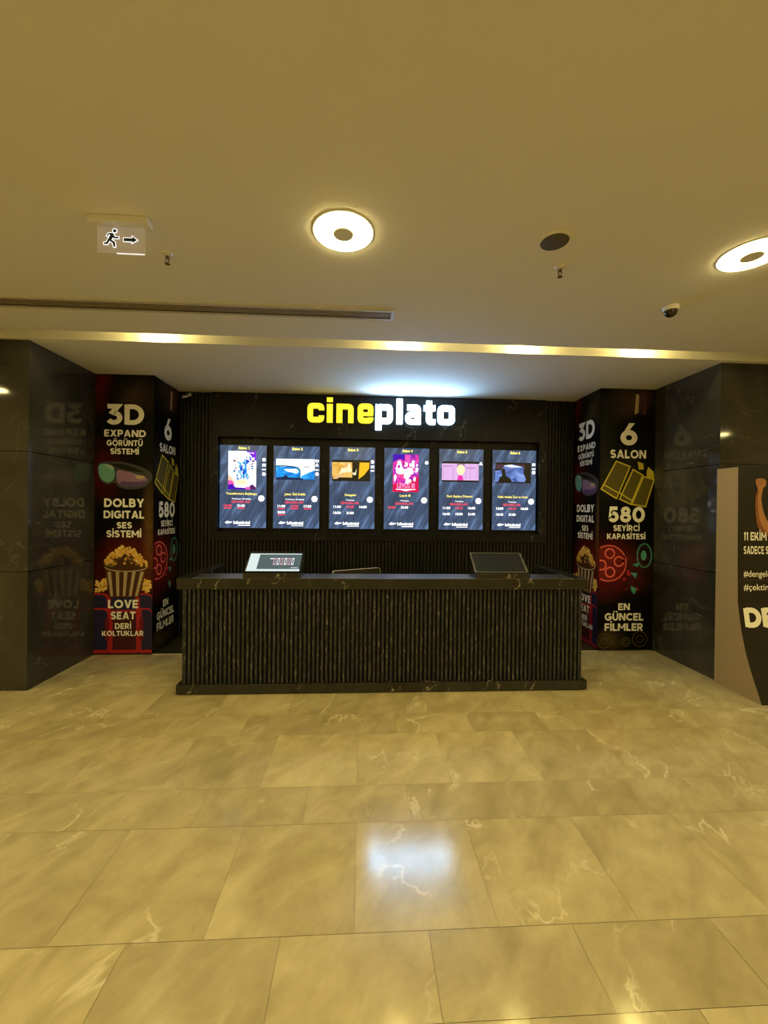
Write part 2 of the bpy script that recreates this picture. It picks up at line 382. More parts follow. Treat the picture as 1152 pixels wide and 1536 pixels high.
for x0, x1, z1, lb in ((-2.335, -1.926, CEIL_Z-.004, 'tall narrow panel of dark vertical slats left of the screens'), (2.421, 2.815, CEIL_Z-.004, 'tall narrow panel of dark vertical slats right of the screens'),
                       (-1.925, 2.42, 1.24, 'wide panel of dark vertical slats under the screens behind the counter')):
    mb = MB(); slats(mb, x0, x1, .006, z1, 5.30, .022, .046, .025, m_slat_wall, m_gap); tag(mb.build('slatted_panel'), lb, 'wall panel')


# ------------------------------------------------------------------ feature panel with the screen recess
PX0, PX1, PZ0, PZ1 = -1.925, 2.42, 1.242, CEIL_Z-.003
RX0, RX1, RZ0, RZ1 = -1.848, 2.338, 1.352, 2.567
t = thing('feature_panel', 'black veined marble wall panel framing the row of screens above the counter', 'wall panel', (0, 5.28, PZ0))
z = -PZ0
mb = MB()
mb.box(PX0, PX1, 0, .110, RZ1+z, PZ1+z, m_black); mb.box(PX0, PX1, 0, .110, 0, RZ0+z, m_black)
mb.box(PX0, RX0, 0, .110, RZ0+z, RZ1+z, m_black); mb.box(RX1, PX1, 0, .110, RZ0+z, RZ1+z, m_black)
mb.build('surround', t)
mb = MB(); mb.box(RX0, RX1, .098, .110, RZ0+z, RZ1+z, m_black); mb.build('recess_back', t)

# ------------------------------------------------------------------ lit letters of the cinema sign
m_yel = glow('sign_yellow', (1.0, .80, .03), YELLOW_SIGN); m_wht = glow('sign_white', (.38, .66, 1.0), WHITE_SIGN)
m_sidew = glow('sign_white_edge', (.45, .72, 1.0), 5.); m_sidey = glow('sign_yellow_edge', (.9, .65, .05), .15)
U = .00192
sign = thing('cinema_sign', 'yellow and white illuminated lettering above the row of screens', 'sign', (-.714, 5.28, 2.757))
def letter(strokes, px, yellow, base):
    mb = MB()
    for pts, wd, closed in strokes:
        P = [((p[0]+px)*U, (p[1]+base)*U) for p in pts]
        mb.stroke(P, wd*U, -.048, -.004, m_yel if yellow else m_wht, closed)
    o = mb.build('letter', sign)
    me = o.data; me.materials.append(m_sidey if yellow else m_sidew)
    for p in me.polygons:
        if abs(p.normal.y) < .5 or p.normal.y > 0: p.material_index = 1
    return o
R = 17
def L_c(W): return [(rounded([(W-19, 82), (W-19, 111), (19, 111), (19, 19), (W-19, 19), (W-19, 48)], R), 37, False)]
def L_o(W): return [(rounded([(19, 19), (W-19, 19), (W-19, 111), (19, 111)], R, True), 37, True)]
def L_n(W): return [([(20, 0), (20, 128)], 40, False), (rounded([(22, 109), (W-20, 109), (W-20, 0)], R), 37, False)]
def L_e(W): return [(rounded([(W-19, 40), (W-19, 17), (19, 17), (19, 113), (W-19, 113), (W-19, 60)], R), 38, False), ([(19, 61), (W-2, 61)], 26, False)]
def L_i(): return [([(21, 0), (21, 124)], 40, False), ([(21, 137), (21, 168)], 40, False)]
def L_p(W): return L_o(W)+[([(20, -42), (20, 128)], 40, False)]
def L_l(): return [([(21, 0), (21, 168)], 40, False)]
def L_a(W): return [(rounded([(14, 113), (W-20, 113), (W-20, 0)], R), 36, False), (rounded([(W-20, 66), (18, 66), (18, 17), (W-20, 17)], 26), 34, False)]
def L_t(W): return [(rounded([(36, 158), (36, 18), (W, 18)], R), 37, False), ([(0, 110), (W, 110)], 36, False)]
letter(L_c(112), 0, True, 0); letter(L_i(), 127, True, 1); letter(L_n(116), 192, True, 1); letter(L_e(106), 333, True, 2)
letter(L_p(115), 453, False, 2); letter(L_l(), 593, False, 3); letter(L_a(107), 652, False, 3); letter(L_t(78), 778, False, 4); letter(L_o(117), 873, False, 4)

# ------------------------------------------------------------------ six programme screens
def screen_mat():
    m, nt, b, N, L = nodemat('screen_slate_picture')
    t = N('ShaderNodeTexCoord'); mp = N('ShaderNodeMapping'); mp.vector_type = 'TEXTURE'; mp.inputs['Rotation'].default_value = (0, math.radians(28), 0); mp.inputs['Scale'].default_value = (.16, 1, .75)
    L(t.outputs['Object'], mp.inputs['Vector'])
    n = N('ShaderNodeTexNoise'); n.inputs['Scale'].default_value = 2.2; n.inputs['Detail'].default_value = 8; n.inputs['Distortion'].default_value = .6; L(mp.outputs[0], n.inputs['Vector'])
    r = ramp(N, [(.26, (.014, .028, .060)), (.54, (.040, .074, .150)), (.80, (.13, .23, .42))]); L(n.outputs['Fac'], r.inputs[0])
    b.inputs['Base Color'].default_value = (.01, .01, .012, 1); b.inputs['Roughness'].default_value = .25
    L(r.outputs[0], b.inputs['Emission Color']); b.inputs['Emission Strength'].default_value = 1.25*SCREEN
    return m
m_scr = screen_mat()
def G(name, c, s=1.0): return glow('lit_'+name, c, s*SCREEN)
g_white = G('white', (1, 1, 1), 1.6); g_yel = G('yellow', (1, .82, .16), 1.5); g_red = G('red', (1, .06, .10), 1.2)
g_black = plain('picture_black', (.004, .004, .005), .3)
g_dim = G('grey', (.16, .18, .24), 1)
def noise_pic(name, stops, scale, strength=1.2, stretch=(1, 1, 1)):
    m, nt, b, N, L = nodemat(name); t = N('ShaderNodeTexCoord'); mp = N('ShaderNodeMapping'); mp.inputs['Scale'].default_value = stretch
    L(t.outputs['Object'], mp.inputs[0]); n = N('ShaderNodeTexNoise'); n.inputs['Scale'].default_value = scale; n.inputs['Detail'].default_value = 4; n.inputs['Distortion'].default_value = 1.
    L(mp.outputs[0], n.inputs['Vector']); r = ramp(N, stops); L(n.outputs['Fac'], r.inputs[0])
    b.inputs['Base Color'].default_value = (.01, .01, .01, 1); L(r.outputs[0], b.inputs['Emission Color']); b.inputs['Emission Strength'].default_value = strength*SCREEN
    return m
SW, SH = .592, 1.068
def blob(cx, cz, r, n=11, jag=.35, sx=1., sz=1., seed=0):
    rg = random.Random(seed); return [(cx+sx*r*(1+rg.uniform(-jag, jag))*math.cos(2*PI*i/n), cz+sz*r*(1+rg.uniform(-jag, jag))*math.sin(2*PI*i/n)) for i in range(n)]
def wall_display(xc, num, label, title, tw, lang, row1, row2, under, picture, icons):
    t = thing('wall_display', label, 'screen', (xc, 5.375, 1.398), 0, 'programme screens in the wall recess')
    mb = MB(); mb.box(-SW/2-.008, SW/2+.008, -.028, 0, -.008, SH+.008, m_bezel); mb.build('bezel', t, bevel=.003)
    mb = MB(); mb.box(-SW/2, SW/2, -.030, -.027, 0, SH, m_scr); sc = mb.build('screen', t)
    X = lambda u: (u-.5)*SW
    Z = lambda v: (1-v)*SH
    Y = -.0315
    mb = MB(); picture(mb, X, Z, Y); tag(mb.build('film_picture', sc, normals=False), 'film picture shown on the screen')
    def line(name, body, u0, u1, v0, v1, m, bold):
        mb = MB(); put_text(mb, body, X(u0), X(u1), Z(v0), Z(v1), Y, m, bold); return mb
    line('', 'Salon '+num, .40, .63, .049, .016, g_yel, .045).build('heading_lettering', sc, normals=False)
    line('', title, .47-tw/2, .47+tw/2, .598, .570, g_yel, .022).build('title_lettering', sc, normals=False)
    line('', lang, .46-.016*len(lang), .46+.016*len(lang), .655, .640, g_white, .02).build('language_lettering', sc, normals=False)
    line('', 'SEANSLAR', .25, .66, .697, .668, g_red, .02).build('session_lettering', sc, normals=False)
    for rr, v in ((row1, .745), (row2, .820)):
        for k, s_ in enumerate(rr):
            if not s_: continue
            red = s_[0] == '*'; s_ = s_.strip('*'); u = (.175, .46, .745)[k]
            mb = line('', s_, u-.082, u+.082, v, v-.03, g_red if red else g_white, .04)
            if under: mb.rect(X(u-.08), X(u+.08), Z(v+.022), Z(v+.010), Y, g_red)
            mb.build('time_lettering', sc, normals=False)
    mb = MB()
    mb.flat([(X(.11), Z(.935)), (X(.15), Z(.948)), (X(.20), Z(.945)), (X(.27), Z(.934)), (X(.275), Z(.925)), (X(.20), Z(.922)), (X(.16), Z(.913)), (X(.145), Z(.926))][::-1], Y, g_white)
    mb.build('logo_mark', sc, normals=False)
    mb = line('', 'biletinial', .30, .655, .952, .915, g_white, .035); mb.rect(X(.40), X(.655), Z(.972), Z(.962), Y, g_white)
    mb.build('logo_lettering', sc, normals=False)
    mb = MB(); mb.disc(X(.895), Z(.64), .040, .040, Y, g_white); mb.ring(X(.895), Z(.64), .022, .022, .004, Y-.0008, g_dim); mb.build('age_badge', sc, normals=False)
    for kind, v in icons:
        x, zz = X(.945), Z(v); mb = MB()
        if kind == 'o': mb.disc(x, zz, .024, .024, Y, g_white)
        elif kind == 'b': mb.rect(x-.022, x+.022, zz-.018, zz+.016, Y, g_white); mb.rect(x-.008, x+.008, zz-.010, zz+.004, Y-.0008, g_dim)
        elif kind == '-': mb.rect(x-.024, x+.024, zz-.008, zz+.008, Y, g_white)
        elif kind == 'a': mb.flat([(x-.024, zz-.02), (x+.024, zz-.02), (x+.006, zz+.022), (x-.012, zz+.018)], Y, g_white)
        mb.build('symbol', sc, normals=False)
    return t
g_sky2 = G('pale_blue', (.25, .6, .95), 1.)
g_p1w = noise_pic('poster_white', [(.3, (.75, .8, 1)), (.45, (1, 1, 1)), (.62, (1, .97, .92)), (.75, (.7, .6, .8))], 14, 1.4)
g_pur = G('purple', (.28, .03, .9), .9); g_pink = G('pink', (1, .12, .62), .9); g_blue = G('blue', (.01, .10, .75), .9); g_cyan = G('cyan', (.05, .42, .85), 1.)
g_vio = G('violet', (.07, .0, .55), .9); g_cream = G('cream', (1, .9, .55), 1.05); g_plum = G('plum', (.12, .02, .16), .8); g_peach = G('peach', (1, .6, .4), 1.1)
def pic_one(mb, X, Z, Y):
    mb.rect(X(.18), X(.78), Z(.535), Z(.07), Y, g_p1w)
    y = Y-.0008
    mb.flat([(X(.56), Z(.07)), (X(.66), Z(.12)), (X(.72), Z(.17)), (X(.78), Z(.19)), (X(.78), Z(.07))], y, g_pur)
    mb.flat([(X(.18), Z(.46)), (X(.18), Z(.36)), (X(.25), Z(.39)), (X(.34), Z(.46))], y, g_peach)
    mb.flat([(X(.18), Z(.50)), (X(.18), Z(.42)), (X(.26), Z(.43)), (X(.33), Z(.48))], y-.0006, g_pink)
    mb.flat([(X(.18), Z(.535)), (X(.18), Z(.48)), (X(.27), Z(.47)), (X(.34), Z(.51)), (X(.55), Z(.515)), (X(.56), Z(.535))], y-.0012, g_vio)
    mb.flat([(X(.55), Z(.535)), (X(.55), Z(.505)), (X(.66), Z(.50)), (X(.72), Z(.535))], y-.0012, g_pink)
    mb.flat([(X(.66), Z(.535)), (X(.64), Z(.49)), (X(.70), Z(.47)), (X(.78), Z(.51)), (X(.78), Z(.535))], y-.0018, g_plum)
    for q in range(44):
        a = random.Random(q+400); mb.flat(blob(X(a.uniform(.38, .60)), Z(a.uniform(.19, .42)), a.uniform(.012, .030), 6, .5, .8, 1.3, q), y-.0006-.00005*q, a.choice([g_cyan, g_cyan, g_sky2, g_blue, g_p1w]))
    mb.flat(blob(X(.52), Z(.205), .05, 9, .4, 1.3, .6, 5), y-.0012, g_blue)
    for q in range(60):
        a = random.Random(q+40); u, v = a.uniform(.28, .74), a.uniform(.14, .42)
        mb.flat(blob(X(u), Z(v), a.uniform(.006, .016), 7, .5, 1, 1, q), y-.0016, a.choice([g_blue, g_plum, g_cyan, g_p1w, g_peach, g_pur]))
    mb.rect(X(.35), X(.58), Z(.475), Z(.42), y-.002, g_cream); mb.rect(X(.31), X(.64), Z(.492), Z(.482), y-.002, g_white)
    mb.rect(X(.60), X(.66), Z(.098), Z(.088), y-.001, g_white); mb.rect(X(.68), X(.73), Z(.098), Z(.088), y-.001, g_white)
g_sky = G('sky', (.85, 1., 1.), 1.5); g_sea = noise_pic('picture_sea', [(.3, (0, .10, .5)), (.55, (.0, .32, .85)), (.75, (.25, .75, 1))], 6, 1.2, (1, 1, 2)); g_ink = G('ink', (.01, .03, .12), .6)
def pic_two(mb, X, Z, Y):
    mb.rect(X(.055), X(.895), Z(.41), Z(.155), Y, g_sky); y = Y-.0008
    mb.flat([(X(.055), Z(.41)), (X(.055), Z(.245)), (X(.40), Z(.25)), (X(.52), Z(.265)), (X(.58), Z(.30)), (X(.60), Z(.41))], y, g_sea)
    mb.flat([(X(.60), Z(.41)), (X(.60), Z(.36)), (X(.80), Z(.31)), (X(.895), Z(.29)), (X(.895), Z(.41))], y, g_sea)
    mb.stroke([(X(.055), Z(.243)), (X(.20), Z(.238)), (X(.42), Z(.248)), (X(.53), Z(.262)), (X(.575), Z(.29)), (X(.575), Z(.34)), (X(.54), Z(.39)), (X(.48), Z(.41))], .012, y-.0008, y-.0008, g_ink)
    mb.flat([(X(.055), Z(.41)), (X(.055), Z(.385)), (X(.2), Z(.375)), (X(.27), Z(.35)), (X(.32), Z(.38)), (X(.6), Z(.385)), (X(.66), Z(.405)), (X(.895), Z(.402)), (X(.895), Z(.41))], y-.0012, g_ink)
    mb.flat([(X(.22), Z(.28)), (X(.50), Z(.275)), (X(.55), Z(.31)), (X(.50), Z(.33)), (X(.3), Z(.31))], y-.0006, g_sky)
    mb.rect(X(.66), X(.78), Z(.255), Z(.248), y-.001, g_ink)
g_amb = noise_pic('picture_amber', [(.3, (.12, .05, .0)), (.45, (.75, .38, .04)), (.6, (.9, .58, .16)), (.75, (1, .82, .4))], 9, 1.1)
g_gold = G('gold', (1, .55, .02), 1.05); g_skin = G('skin', (.85, .5, .22), 1)
def pic_three(mb, X, Z, Y):
    mb.rect(X(.055), X(.895), Z(.415), Z(.155), Y, g_black); y = Y-.0008
    mb.rect(X(.055), X(.50), Z(.37), Z(.185), y, g_amb)
    mb.flat([(X(.64), Z(.39)), (X(.66), Z(.185)), (X(.88), Z(.185)), (X(.87), Z(.26)), (X(.80), Z(.31)), (X(.76), Z(.34))], y, g_gold)
    mb.flat([(X(.20), Z(.34)), (X(.26), Z(.26)), (X(.38), Z(.25)), (X(.44), Z(.19)), (X(.50), Z(.29)), (X(.44), Z(.31)), (X(.30), Z(.31))][::-1], y-.0008, g_cream)
    mb.flat([(X(.50), Z(.31)), (X(.56), Z(.31)), (X(.60), Z(.26)), (X(.58), Z(.34)), (X(.52), Z(.34))][::-1], y-.0008, g_cream)
    mb.flat([(X(.06), Z(.39)), (X(.14), Z(.345)), (X(.34), Z(.325)), (X(.32), Z(.34)), (X(.16), Z(.39))][::-1], y-.001, g_skin)
    mb.disc(X(.37), Z(.22), .022, .024, y-.001, g_skin)
g_rp = noise_pic('poster_red_purple', [(.32, (.10, .0, .35)), (.47, (.55, .02, .5)), (.6, (.95, .02, .25)), (.75, (1, .45, .75))], 11, 1.1)
g_crim = G('crimson', (.85, .0, .10), .9)
def pic_four(mb, X, Z, Y):
    mb.rect(X(.19), X(.77), Z(.54), Z(.075), Y, g_rp); y = Y-.0008
    mb.flat([(X(.19), Z(.18)), (X(.19), Z(.075)), (X(.45), Z(.075)), (X(.45), Z(.16)), (X(.36), Z(.13)), (X(.27), Z(.14))], y, g_vio)
    mb.rect(X(.47), X(.58), Z(.20), Z(.085), y, g_pink)
    mb.flat([(X(.19), Z(.54)), (X(.19), Z(.41)), (X(.30), Z(.43)), (X(.45), Z(.46)), (X(.60), Z(.40)), (X(.77), Z(.34)), (X(.77), Z(.54))], y, g_crim)
    for q, (u, v, r, sx, sz) in enumerate([(.33, .21, .04, .9, 1.8), (.36, .28, .05, 1, 1), (.50, .33, .055, .9, 1.5), (.62, .28, .05, 1.6, .7), (.64, .19, .035, .6, 1.7), (.48, .20, .03, 1, 1), (.52, .40, .025, .8, 1.6), (.72, .26, .03, 1, .9), (.24, .36, .02, .7, 2.2), (.68, .38, .025, .7, 1.3)]):
        mb.flat(blob(X(u), Z(v), r, 11, .35, sx, sz, q+9), y-.0008-.0001*q, g_p1w if q % 2 else g_white)
    for q in range(22):
        a = random.Random(q+900); mb.flat(blob(X(a.uniform(.22, .74)), Z(a.uniform(.10, .42)), a.uniform(.008, .022), 6, .5, 1, 1.3, q), y-.0019-.00002*q, a.choice([g_pink, g_rp, g_vio, g_crim, g_white]))
    put_text(mb, 'LEVDİ III', X(.29), X(.68), Z(.49), Z(.43), y-.0025, G('rose', (1, .45, .8), 1.1), .02)
    mb.rect(X(.26), X(.70), Z(.512), Z(.503), y-.0025, g_white); mb.flat([(X(.36), Z(.512)), (X(.48), Z(.53)), (X(.62), Z(.512))], y-.0025, g_white)
g_lil = G('lilac', (.80, .48, .85), 1.05); g_lild = G('lilac_line', (.45, .22, .5), .9); g_mag = G('magenta', (.95, .03, .45), 1.)
def pic_five(mb, X, Z, Y):
    mb.rect(X(.06), X(.895), Z(.405), Z(.152), Y, g_black); y = Y-.0008
    mb.rect(X(.06), X(.895), Z(.385), Z(.178), y, g_lil)
    for u in (.09, .30, .33, .60, .70, .86): mb.rect(X(u), X(u)+.004, Z(.37), Z(.20), y-.0006, g_lild)
    mb.rect(X(.10), X(.28), Z(.216), Z(.206), y-.0006, g_lild); mb.rect(X(.60), X(.81), Z(.236), Z(.226), y-.0006, g_lild)
    mb.flat([(X(.41), Z(.30)), (X(.40), Z(.178)), (X(.57), Z(.178)), (X(.58), Z(.30))], y-.0008, g_lild)
    mb.disc(X(.49), Z(.255), .055, .07, y-.0012, g_cream)
    mb.flat([(X(.41), Z(.385)), (X(.43), Z(.325)), (X(.52), Z(.325)), (X(.55), Z(.385))], y-.0012, g_mag)
g_night = noise_pic('picture_night', [(.35, (.03, .07, .28)), (.55, (.16, .27, .72)), (.75, (.4, .6, .95))], 5, 1., (1, 1, 2.4)); g_brown = G('brown', (.09, .045, .06), .8)
def pic_six(mb, X, Z, Y):
    mb.rect(X(.06), X(.88), Z(.41), Z(.155), Y, g_black); y = Y-.0008
    mb.rect(X(.06), X(.74), Z(.24), Z(.175), y, g_brown)
    mb.flat([(X(.06), Z(.395)), (X(.06), Z(.26)), (X(.2), Z(.25)), (X(.28), Z(.19)), (X(.45), Z(.172)), (X(.70), Z(.21)), (X(.72), Z(.30)), (X(.77), Z(.36)), (X(.74), Z(.395))], y-.0008, g_night)
    mb.flat([(X(.25), Z(.195)), (X(.42), Z(.18)), (X(.68), Z(.21)), (X(.44), Z(.215))][::-1], y-.0014, g_sky)
    mb.flat([(X(.13), Z(.395)), (X(.17), Z(.34)), (X(.22), Z(.32)), (X(.205), Z(.255)), (X(.24), Z(.225)), (X(.28), Z(.235)), (X(.295), Z(.30)), (X(.33), Z(.335)), (X(.42), Z(.36)), (X(.44), Z(.395))], y-.002, g_black)
wall_display(-1.543, '1', 'wall screen headed Salon 1 with a white and purple poster, leftmost of the row', 'Transformers Başlangıç', .66, 'Türkçe Dublaj', ('*13:45', '21:00', ''), (), True, pic_one, [('o', .17), ('b', .235), ('-', .29), ('o', .345)])
wall_display(-.860, '2', 'wall screen headed Salon 2 showing a blue sea picture', 'Joker: İkili Delilik', .46, 'Türkçe Dublaj', ('11:00', '*14:30', '17:30'), ('20:30',), True, pic_two, [('b', .175), ('a', .225), ('-', .285), ('o', .335)])
wall_display(-.138, '3', 'wall screen headed Salon 3 showing an amber film still in a black frame', 'Dengeler', .26, 'Türkçe', ('11:00', '*13:30', '16:00'), ('18:30', '21:00'), False, pic_three, [('o', .175), ('b', .235), ('-', .285)])
wall_display(.578, '4', 'wall screen headed Salon 4 with a red and purple poster', 'Leydi III', .24, 'Türkçe', ('*16:30', '21:00', ''), (), False, pic_four, [('o', .175)])
wall_display(1.306, '5', 'wall screen headed Salon 5 showing a pink picture', 'Park Saylara Dönerd', .58, 'Türkçe', ('11:30', '*13:15', '15:00'), ('16:45', '18:30', '21:00'), False, pic_five, [('a', .175)])
wall_display(2.024, '6', 'wall screen headed Salon 6 showing a dark blue scene with a silhouette', 'Kalbi Arakta İnci ve Cinel', .68, 'Türkçe', ('12:00', '*14:15', '16:30'), ('18:45', '21:00'), False, pic_six, [('b', .175), ('-', .23), ('o', .275)])

# ------------------------------------------------------------------ counter
CX0, CX1, CY = -1.620, 2.092, 3.649
t = thing('reception_counter', 'long black slatted ticket counter with veined black marble top and plinth', 'counter', (.236, CY, 0))
O = lambda x: x-.236
mb = MB(); mb.box(O(CX0), O(CX1), .0, .905, .012, .092, m_counter_stone); mb.box(O(CX0)+.03, O(CX1)-.03, .03, .88, 0, .014, m_gap); mb.build('plinth', t, bevel=.003)
BX0, BX1 = -1.579, 2.050
mb = MB(); slats(mb, O(BX0), O(BX1), .092, .934, .030, .020, .0390, .0205, m_slat, m_gap)
mb.box(O(BX0), O(BX0)+.012, .030, .055, .092, .934, m_slat); mb.box(O(BX1)-.012, O(BX1), .030, .055, .092, .934, m_slat)
mb.build('slatted_front', t)
mb = MB()
for s, x in ((-1, O(BX0)), (1, O(BX1))):
    mb = MB(); n = 22
    a, b = (x, x+.05) if s < 0 else (x-.05, x)
    mb.box(a+(.0 if s > 0 else .012), b-(.012 if s > 0 else 0), .06, .88, .092, .934, m_gap)
    for i in range(n):
        y = .075+i*.0375
        mb.box(min(x, x-s*.012), max(x, x-s*.012), y, y+.0225, .092, .934, m_slat)
    mb.build('slatted_side', t)
mb = MB()     # U-shaped top: front ledge with fascia, and two side returns
mb.box(O(CX0), O(CX1), 0, .275, .934, 1.031, m_counter_stone)
mb.box(O(CX0), O(CX0)+.12, .275, .905, .934, 1.031, m_counter_stone); mb.box(O(CX1)-.12, O(CX1), .275, .905, .934, 1.031, m_counter_stone)
mb.build('worktop', t, bevel=.002)
mb = MB(); mb.box(O(CX0)+.125, O(CX1)-.125, .006, .272, 1.0305, 1.0325, m_ledge); mb.build('ledge_plate', t)
mb = MB(); mb.box(O(BX0)+.05, O(BX1)-.05, .06, .80, .70, .735, m_black); mb.box(O(BX0)+.05, O(BX1)-.05, .06, .08, .735, .934, m_black); mb.build('inner_desk', t)

# customer displays: stone-clad wedge consoles on the ledge
m_edge = plain('grey_edge', (.09, .085, .075), .3)
def console(name, label, x0, x1, lean, lit):
    W = x1-x0
    t = thing(name, label, 'display', ((x0+x1)/2, CY, 1.0325), 0, 'customer displays on the counter')
    mb = MB(); prof = [(.001, 0), (.001, .046), (.040, .046), (.245, .206), (.262, .206), (.262, 0)]
    mb.prism([(-W/2, y, z) for y, z in prof], (W, 0, 0), m_counter_stone)
    mb.build('housing', t, bevel=.002)
    d = Vector((0, .205, .160)); ln = d.length; d.normalize(); nrm = Vector((0, -d.z, d.y))
    fr = thing('screen', None, None); fr.parent = t
    bpy.data.objects.remove(fr)
    def P(u, v, h): q = Vector((0, .040, .046))+d*(v*ln)+nrm*h; return (-W/2+u*W, q.y, q.z)
    mb = MB()
    def slab(u0, u1, v0, v1, h0, h1, m):
        mb.prism([P(u0, v0, h0), P(u1, v0, h0), P(u1, v1, h0), P(u0, v1, h0)], nrm*(h1-h0), m)
    for q in ((0, .025, 0, 1), (.965, 1, 0, 1), (0, 1, 0, .03), (0, 1, .91 if lit else .965, 1)): slab(*q, 0, .010, m_bezel if lit else m_edge)
    mb.build('bezel', t)
    mb = MB(); slab(.025, .965, .03, .91 if lit else .965, 0, .006, G('display_white', (.72, .86, .84), 1.0) if lit else plain('dark_glass', (.012, .014, .016), .12, .7)); sc = mb.build('screen', t)
    if lit:
        mb = MB(); gm = G('display_teal', (.075, .12, .13), 1.)
        mb.prism([P(.20, .14, .0065), P(.965, .14, .0065), P(.965, .86, .0065), P(.20, .86, .0065)], nrm*.0006, gm)
        gw = G('display_pale', (.85, .82, .86), 1.); gp = G('display_rose', (.62, .40, .46), 1.)
        for k in range(6):
            a = .47+k*.065
            for q in ((a, a+.045, .62, .68), (a, a+.045, .34, .40), (a, a+.012, .34, .68), (a+.034, a+.045, .34, .68)):
                mb.prism([P(q[0], q[2], .0075), P(q[1], q[2], .0075), P(q[1], q[3], .0075), P(q[0], q[3], .0075)], nrm*.0004, gp if k in (0, 2, 4) else gw)
        mb.prism([P(.40, .62, .0075), P(.47, .62, .0075), P(.47, .67, .0075), P(.40, .67, .0075)], nrm*.0004, gw)
        mb.prism([P(.80, .19, .0075), P(.93, .19, .0075), P(.93, .215, .0075), P(.80, .215, .0075)], nrm*.0004, gw)
        mb.build('picture', sc)
    return t
console('customer_display', 'lit customer display with white and grey picture, on the left of the counter', -1.050, -.545, 0, True)
console('customer_display', 'switched off dark customer display on the right of the counter', 1.040, 1.542, 0, False)

# monitor of the till, seen from behind above the ledge
t = thing('till_monitor', 'dark rounded monitor with pale rim seen from behind over the counter middle', 'monitor', (-.03, 4.13, .736), math.radians(28.5))
MWd, MH = .54, .291
mb = MB()
def rr_loop(w_, h_, r): return rounded([(-w_/2, 0), (w_/2, 0), (w_/2, h_), (-w_/2, h_)], r, True)
tilt = lambda p, y: (p.x, y+.12*p.y, p.y+.012)
lp = rr_loop(MWd, MH, .03)
mb.prism([tilt(p, 0) for p in lp], (0, .02, 0), m_dark); mb.build('monitor_back', t)
mb = MB(); n = len(lp)
lq = [Vector((p.x*1.012, (p.y-MH/2)*1.02+MH/2)) for p in lp]
for i in range(n):
    j = (i+1) % n
    a, b, c, d_ = lp[i], lp[j], lq[j], lq[i]
    mb.prism([tilt(a, -.004), tilt(b, -.004), tilt(c, -.004), tilt(d_, -.004)], (0, .026, 0), m_trim)
mb.build('rim', t)
mb = MB(); mb.box(-.10, .10, .02, .18, 0, .012, m_dark); mb.box(-.03, .03, .04, .06, .012, .16, m_dark); mb.build('stand', t)

# ------------------------------------------------------------------ printed posters round the two columns
def banner_mat(name, glows):
    """black print with soft-edged coloured printed areas: (u, z, ru, rz, colour)"""
    m, nt, b, N, L = nodemat(name); t = N('ShaderNodeTexCoord'); b.inputs['Roughness'].default_value = .4; b.inputs['Specular IOR Level'].default_value = .12
    n = N('ShaderNodeTexNoise'); n.inputs['Scale'].default_value = 5; n.inputs['Detail'].default_value = 4; L(t.outputs['Object'], n.inputs['Vector'])
    out = None
    for (u, z, ru, rz, c) in glows:
        mp = N('ShaderNodeMapping'); mp.vector_type = 'POINT'
        mp.inputs['Location'].default_value = (-u/ru, 0, -z/rz); mp.inputs['Scale'].default_value = (1/ru, 0, 1/rz); L(t.outputs['Object'], mp.inputs['Vector'])
        ln = N('ShaderNodeVectorMath'); ln.operation = 'LENGTH'; L(mp.outputs[0], ln.inputs[0])
        mr = N('ShaderNodeMapRange'); mr.interpolation_type = 'SMOOTHSTEP'; L(ln.outputs['Value'], mr.inputs[0]); mr.inputs[1].default_value = 0; mr.inputs[2].default_value = 1; mr.inputs[3].default_value = 1; mr.inputs[4].default_value = 0
        mu = N('ShaderNodeMath'); mu.operation = 'MULTIPLY'; L(mr.outputs[0], mu.inputs[0])
        r = ramp(N, [(.3, (.25, .25, .25)), (.7, (1, 1, 1))]); L(n.outputs['Fac'], r.inputs[0]); L(r.outputs[0], mu.inputs[1])
        mx = N('ShaderNodeMix'); mx.data_type = 'RGBA'; L(mu.outputs[0], mx.inputs[0])
        if out is None: mx.inputs[6].default_value = (.003, .003, .003, 1)
        else: L(out, mx.inputs[6])
        mx.inputs[7].default_value = tuple(c)+(1,); out = mx.outputs[2]
    L(out, b.inputs['Base Color']); return m
PM = lambda n, c: plain('print_'+n, c, .5, .3, noise=.12, nscale=25)
p_teal, p_violet, p_red, p_dred, p_navy = PM('teal', (.16, .40, .36)), PM('violet', (.30, .17, .32)), PM('red', (.40, .018, .026)), PM('dark_red', (.16, .008, .01)), PM('navy', (.018, .016, .07))
p_corn, p_corn2, p_choc, p_stripe, p_olive, p_yel = PM('corn', (.75, .42, .08)), PM('corn_pale', (.85, .58, .20)), PM('chocolate', (.07, .025, .012)), PM('stripe', (.48, .36, .22)), PM('olive', (.11, .09, .015)), PM('yellow', (.62, .52, .05))
p_brown = PM('brown', (.30, .15, .04)); p_green, p_pinkred, p_black, p_maroon, p_steel = PM('green', (.08, .36, .30)), PM('coral', (.85, .16, .12)), PM('black', (.006, .006, .006)), PM('maroon', (.06, .007, .010)), PM('steel', (.05, .05, .055))
BH = CEIL_Z-.004
bg3d = banner_mat('print_ground_red', [(.06, 3.05, .16, .5, (.16, .008, .008)), (.45, 2.9, .35, .3, (.06, .04, .015)), (.1, 2.05, .35, .45, (.10, .006, .004)), (.6, 1.35, .12, .9, (.16, .08, .02)), (.35, .95, .5, .6, (.20, .015, .008)), (.32, .2, .6, .5, (.05, .006, .01))])
